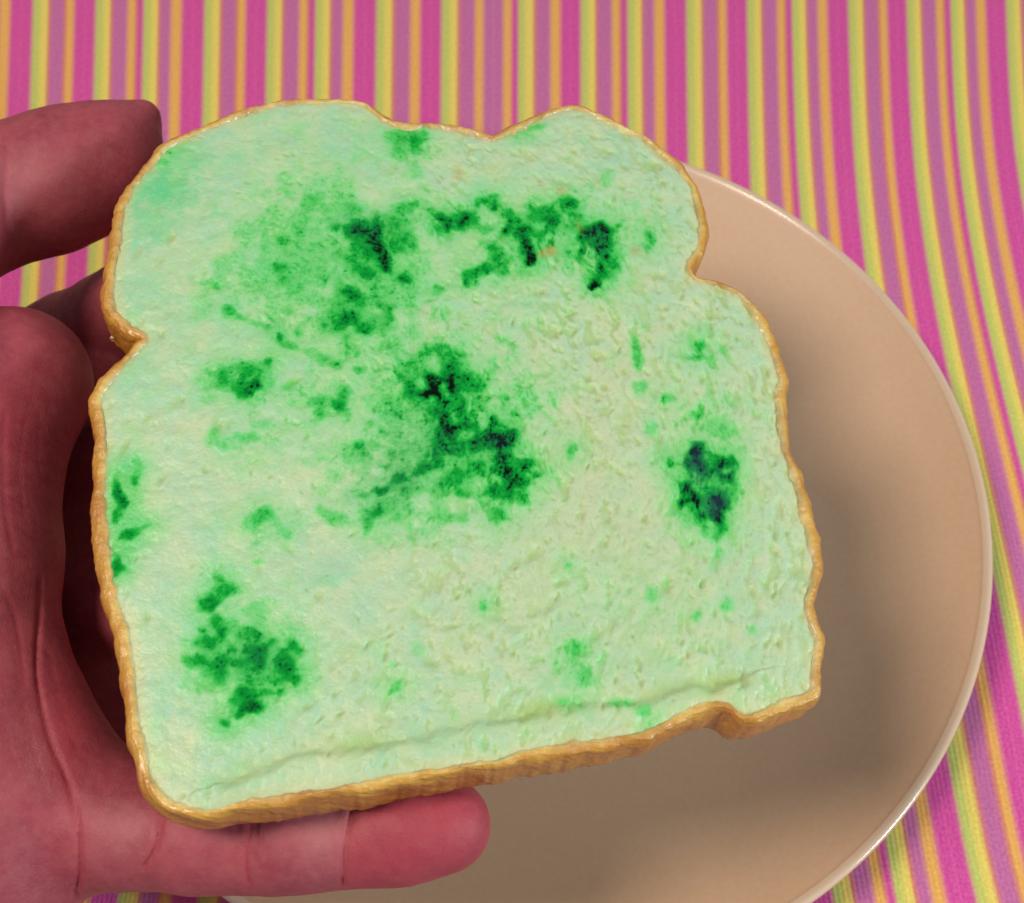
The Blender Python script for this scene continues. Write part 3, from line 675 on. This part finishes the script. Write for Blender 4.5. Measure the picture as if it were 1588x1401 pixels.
def build_hand():
    allp = [q for c in PALM + RIDGE + WEB + FINGERS + [THUMB, THUMB2] for q in c]
    lo = np.min([p - r for p, r in allp], 0) - 0.004; hi = np.max([p + r for p, r in allp], 0) + 0.004
    h = 0.0010
    n = np.ceil((hi - lo) / h).astype(int) + 1
    ax = [lo[k] + h * np.arange(n[k]) for k in range(3)]
    G = np.stack(np.meshgrid(*ax, indexing='ij'), -1).astype(np.float32)
    def field(c):
        out = np.full(G.shape[:3], 1.0, np.float32)
        for (a, ra), (b, rb) in zip(c[:-1], c[1:]):
            mn = np.minimum(a - ra, b - rb) - 0.03; mx = np.maximum(a + ra, b + rb) + 0.03
            i1 = np.clip(((mn - lo) / h).astype(int), 0, n); i2 = np.clip(((mx - lo) / h).astype(int) + 2, 0, n)
            sl = tuple(slice(i1[k], i2[k]) for k in range(3))
            g = G[sl]
            e = (b - a).astype(np.float32); L = float(e @ e) + 1e-12
            t = np.clip(((g - a.astype(np.float32)) @ e) / L, 0, 1)
            d = np.sqrt(((g - a.astype(np.float32) - t[..., None] * e) ** 2).sum(-1)) - (ra + (rb - ra) * (t * t * (3 - 2 * t)))
            out[sl] = smin(out[sl], d, 0.004)
        return out
    def smin(a, b, k):
        hh = np.clip(0.5 + 0.5 * (b - a) / k, 0, 1)
        return b * (1 - hh) + a * hh - k * hh * (1 - hh)
    D = None
    for c in PALM:
        f = field(c); D = f if D is None else smin(D, f, 0.009)
    for c in RIDGE: D = smin(D, field(c), 0.0028)
    for c in WEB: D = smin(D, field(c), 0.004)
    fing = None
    for c in FINGERS:
        f = field(c); fing = f if fing is None else smin(fing, f, 0.0008)
    D = smin(D, fing, 0.0035)
    D = smin(D, smin(field(THUMB), field(THUMB2), 0.006), 0.006)
    # surface nets
    S = D < 0
    cell = np.zeros(tuple(np.array(D.shape) - 1), np.int8)
    for dx in (0, 1):
        for dy in (0, 1):
            for dz in (0, 1):
                cell += S[dx:dx + cell.shape[0], dy:dy + cell.shape[1], dz:dz + cell.shape[2]]
    act = (cell > 0) & (cell < 8)
    ids = -np.ones(cell.shape, np.int64)
    ci = np.argwhere(act); ids[act] = np.arange(len(ci))
    acc = np.zeros((len(ci), 3)); cnt = np.zeros(len(ci))
    corners = [(x, y, z) for x in (0, 1) for y in (0, 1) for z in (0, 1)]
    for a in corners:
        for k in range(3):
            if a[k]: continue
            b = list(a); b[k] = 1
            pa = ci + a; pb = ci + b
            da = D[tuple(pa.T)]; db = D[tuple(pb.T)]
            cr = (da < 0) != (db < 0)
            t = np.where(cr, da / np.where(cr, da - db, 1), 0)
            p = np.array(a, float) + t[:, None] * (np.array(b) - np.array(a))
            acc[cr] += p[cr]; cnt[cr] += 1
    V = lo + h * (ci + acc / cnt[:, None])
    quads = []
    for k in range(3):
        o = [m for m in range(3) if m != k]
        sh = list(D.shape); sh[k] -= 1
        A = S[tuple(slice(0, sh[m]) for m in range(3))]
        B = np.roll(S, -1, k)[tuple(slice(0, sh[m]) for m in range(3))]
        e = np.argwhere(A != B)
        e = e[(e[:, o[0]] > 0) & (e[:, o[1]] > 0) & (e[:, o[0]] < cell.shape[o[0]]) & (e[:, o[1]] < cell.shape[o[1]])]
        flip = A[tuple(e.T)]
        def cid(d0, d1):
            q = e.copy(); q[:, o[0]] -= d0; q[:, o[1]] -= d1
            return ids[tuple(q.T)]
        Q = np.stack([cid(1, 1), cid(0, 1), cid(0, 0), cid(1, 0)], -1)
        if k == 1: flip = ~flip
        Q[~flip] = Q[~flip][:, ::-1]
        quads.append(Q)
    Q = np.vstack(quads)
    # relax
    def relax(V, Q, it, w=0.5):
        E = np.vstack([Q[:, [0, 1]], Q[:, [1, 2]], Q[:, [2, 3]], Q[:, [3, 0]]])
        deg = np.bincount(E.ravel(), minlength=len(V)).astype(float)
        for _ in range(it):
            s = np.zeros_like(V)
            for k in range(3):
                s[:, k] = np.bincount(E[:, 0], V[E[:, 1], k], len(V)) + np.bincount(E[:, 1], V[E[:, 0], k], len(V))
            V = V * (1 - w) + w * s / deg[:, None]
        return V
    V = relax(V, Q, 3)
    tmp = mesh_np('hand_base', V, Q)
    ob = bpy.data.objects.new('hand_base', tmp); COL.objects.link(ob)
    md = ob.modifiers.new('s', 'SUBSURF'); md.levels = 1; md.render_levels = 1
    bpy.context.view_layer.update()
    me = bpy.data.meshes.new_from_object(ob.evaluated_get(bpy.context.evaluated_depsgraph_get()))
    bpy.data.objects.remove(ob)
    me.name = 'hand'
    nv = len(me.vertices)
    V = np.empty(nv * 3, np.float32); me.vertices.foreach_get('co', V); V = V.reshape(-1, 3).astype(float)
    N = np.empty(nv * 3, np.float32); me.vertices.foreach_get('normal', N); N = N.reshape(-1, 3).astype(float)
    P = to_px(V); px, py = P[:, 0], P[:, 1]
    facing = ((CP - V) * N).sum(1) > 0
    disp = np.zeros(nv); red = np.zeros(nv); pale = np.zeros(nv)
    def pl_dist(pts):
        q = spline(pts, 5); best = np.full(nv, 1e9)
        for a, b in zip(q[:-1], q[1:]):
            e = b - a; t = np.clip(((px - a[0]) * e[0] + (py - a[1]) * e[1]) / (e @ e), 0, 1)
            best = np.minimum(best, np.hypot(px - a[0] - t * e[0], py - a[1] - t * e[1]))
        return best
    lines = [([(62, 900), (61, 950), (58, 1046), (77, 1143), (100, 1198), (113, 1240), (121, 1288), (122, 1352), (116, 1390)], 4, .0006, .5),
             ([(8, 640), (5, 700), (8, 780), (20, 850)], 5, .0002, .25),
             ([(0, 905), (25, 960), (38, 1060)], 4, .00018, .25),
             ([(250, 1250), (246, 1285), (238, 1318), (222, 1345)], 4, .0007, .4),
             ([(392, 1268), (384, 1300), (380, 1335), (384, 1368)], 5, .0004, .5),
             ([(400, 1268), (396, 1300), (393, 1335)], 4, .0003, .2),
             ([(546, 1240), (538, 1290), (532, 1330), (532, 1372)], 4, .0006, .6),
             ([(372, 1270), (366, 1300), (364, 1340)], 3, 0.000100, .3), ([(408, 1275), (404, 1310)], 3, 0.000100, .25), ([(556, 1245), (548, 1290), (544, 1340)], 3, 0.000100, .3),
             ([(523, 1245), (518, 1290), (514, 1350)], 3, 0.000100, .2), ([(258, 1262), (254, 1290), (248, 1325)], 3, 0.000100, .25), ([(75, 1010), (90, 1080), (120, 1160), (160, 1225)], 5, 0.000075, .25),
             ([(20, 1000), (40, 1110), (70, 1220)], 3, 0.000100, .25), ([(0, 1120), (30, 1200), (60, 1300)], 3, 0.000075, .2), ([(40, 650), (30, 720), (38, 800)], 3, 0.000075, .25), ([(62, 640), (60, 700), (66, 760)], 3, 0.000050, .2),
             ([(0, 1010), (50, 985), (90, 975)], 3, 0.000060, .2), ([(0, 760), (40, 745), (80, 748)], 3, 0.000060, .2), ([(70, 1180), (110, 1150), (150, 1160)], 3, 0.000060, .2),
             ([(-10, 200), (-14, 300), (-8, 400)], 5, .0003, .3),
             ([(12, 215), (8, 300), (14, 385)], 6, .0003, .2)]
    for pts, w, d, r in lines:
        g = np.exp(-(pl_dist(pts) / w) ** 2) * facing
        disp -= d * g; red = np.maximum(red, r * g)
    disp += 0.00022 * fbm(V[:, 0] / 0.006 + V[:, 2] / 0.008, V[:, 1] / 0.006 - V[:, 2] / 0.01, 8, 3)
    # blood-flushed finger end, paler middle joint
    tip = sstep(532, 552, px + 0.12 * (py - 1300)) * (py > 1150) * (px > 400)
    red = np.maximum(red, 0.5 * tip)
    pale = np.maximum(pale, np.exp(-((px - 500) / 45) ** 2 - ((py - 1290) / 60) ** 2))
    red = np.maximum(red, 0.35 * np.exp(-((px - 10) / 60) ** 2 - ((py - 650) / 120) ** 2))
    red = np.maximum(red, 0.45 * np.exp(-((px - 105) / 35) ** 2 - ((py - 1130) / 130) ** 2))
    pale = np.maximum(pale, 0.6 * np.exp(-((px - 30) / 70) ** 2 - ((py - 275) / 45) ** 2))
    pale = np.maximum(pale, 0.5 * np.exp(-((px - 190) / 50) ** 2 - ((py - 1290) / 50) ** 2))
    V = V + N * disp[:, None]
    org = at(-60, 900, 0.07)
    me.vertices.foreach_set('co', np.ascontiguousarray(V - org, np.float32).ravel())
    me.update()
    me.polygons.foreach_set('use_smooth', np.ones(len(me.polygons), bool))
    attr(me, 'flush', np.clip(red, 0, 1)); attr(me, 'pale', np.clip(pale, 0, 1))
    m = Mat('skin')
    o = m.obj()
    n1 = m.noise(90, 4, 0.6, o); n2 = m.noise(1300, 3, 0.6, o); n3 = m.noise(330, 3, 0.6, o)
    c = m.mix(m.ramp([(.3, (0, 0, 0)), (.7, (1, 1, 1))], n1), lin(146, 54, 72), lin(172, 78, 88))
    c = m.mix(m.math('MULTIPLY', m.ramp([(.45, (0, 0, 0)), (.75, (1, 1, 1))], n3), 0.35), c, lin(176, 92, 100))
    n4 = m.noise(700, 4, 0.7, o)
    c = m.mix(m.math('MULTIPLY', m.ramp([(.4, (0, 0, 0)), (.7, (1, 1, 1))], n4), 0.28), c, lin(184, 112, 110))
    c = m.mix(m.math('MULTIPLY', m.attr('pale').outputs['Fac'], 0.34), c, lin(216, 152, 148))
    c = m.mix(m.math('MULTIPLY', m.attr('flush').outputs['Fac'], 0.75), c, lin(190, 62, 78))
    m.l(c, m.b.inputs['Base Color'])
    m.set(Roughness=0.55)
    m.b.inputs['Specular IOR Level'].default_value = 0.35
    m.b.inputs['Subsurface Weight'].default_value = 0.35
    m.b.inputs['Subsurface Radius'].default_value = (1.0, 0.28, 0.18)
    m.b.inputs['Subsurface Scale'].default_value = 0.0025
    vor = m.n('ShaderNodeTexVoronoi', i_Scale=1500.0, feature='DISTANCE_TO_EDGE'); m.l(o, vor.inputs['Vector'])
    m.bump(m.math('ADD', m.math('MULTIPLY', m.math('MINIMUM', vor.outputs['Distance'], 0.25), 1.6), m.math('MULTIPLY', n2, 0.9)), 0.24, 0.00025)
    hand = link('hand', me, m.m)
    hand.location = org
    tag(hand, 'left hand reaching in from the left, palm up, thumb and fingers holding the bread slice', 'hand')
    # thumb nail: seen edge-on at the far side of the thumb's end
    mn = Mat('nail'); mn.b.inputs['Base Color'].default_value = (*lin(196, 132, 122), 1); mn.set(Roughness=0.3)
    ctr = at(170, 232, .0800); axis = at(205, 222, .080) - at(100, 246, .080); axis /= np.linalg.norm(axis)
    outw = np.array([-axis[1], axis[0], 0.0]); outw = outw / np.linalg.norm(outw); outw = 0.80 * outw - 0.60 * np.array([0, 0, 1.0])
    side = np.cross(axis, outw); side /= np.linalg.norm(side)
    V_, F_ = [], []
    nu_, nv_ = 9, 9
    for layer in (0, 1):
        for a in np.linspace(-1, 1, nu_):
            for b in np.linspace(-1, 1, nv_):
                ww = 0.0062 * (1 - 0.12 * (b > 0.6) * b)
                r = 0.0094 - 0.0005 * layer
                th = a * 0.72
                V_.append(ctr + axis * (0.0062 * b + 0.0008 * (1 - a * a) * (b > 0.9)) + outw * (r * math.cos(th) - 0.0008 * (b < -0.8)) + side * r * math.sin(th))
    for a in range(nu_ - 1):
        for b in range(nv_ - 1):
            q = a * nv_ + b
            F_.append((q, q + 1, q + nv_ + 1, q + nv_)); t_ = q + nu_ * nv_
            F_.append((t_, t_ + nv_, t_ + nv_ + 1, t_ + 1))
    off = nu_ * nv_
    for b in range(nv_ - 1):
        F_.append((b, b + off, b + off + 1, b + 1)); q = (nu_ - 1) * nv_ + b; F_.append((q, q + 1, q + off + 1, q + off))
    for a in range(nu_ - 1):
        q = a * nv_; F_.append((q, q + nv_, q + nv_ + off, q + off)); q = a * nv_ + nv_ - 1; F_.append((q, q + off, q + nv_ + off, q + nv_))
    link('nail', mesh_np('nail', np.array(V_) - org, np.array(F_)), mn.m, hand)
build_hand()
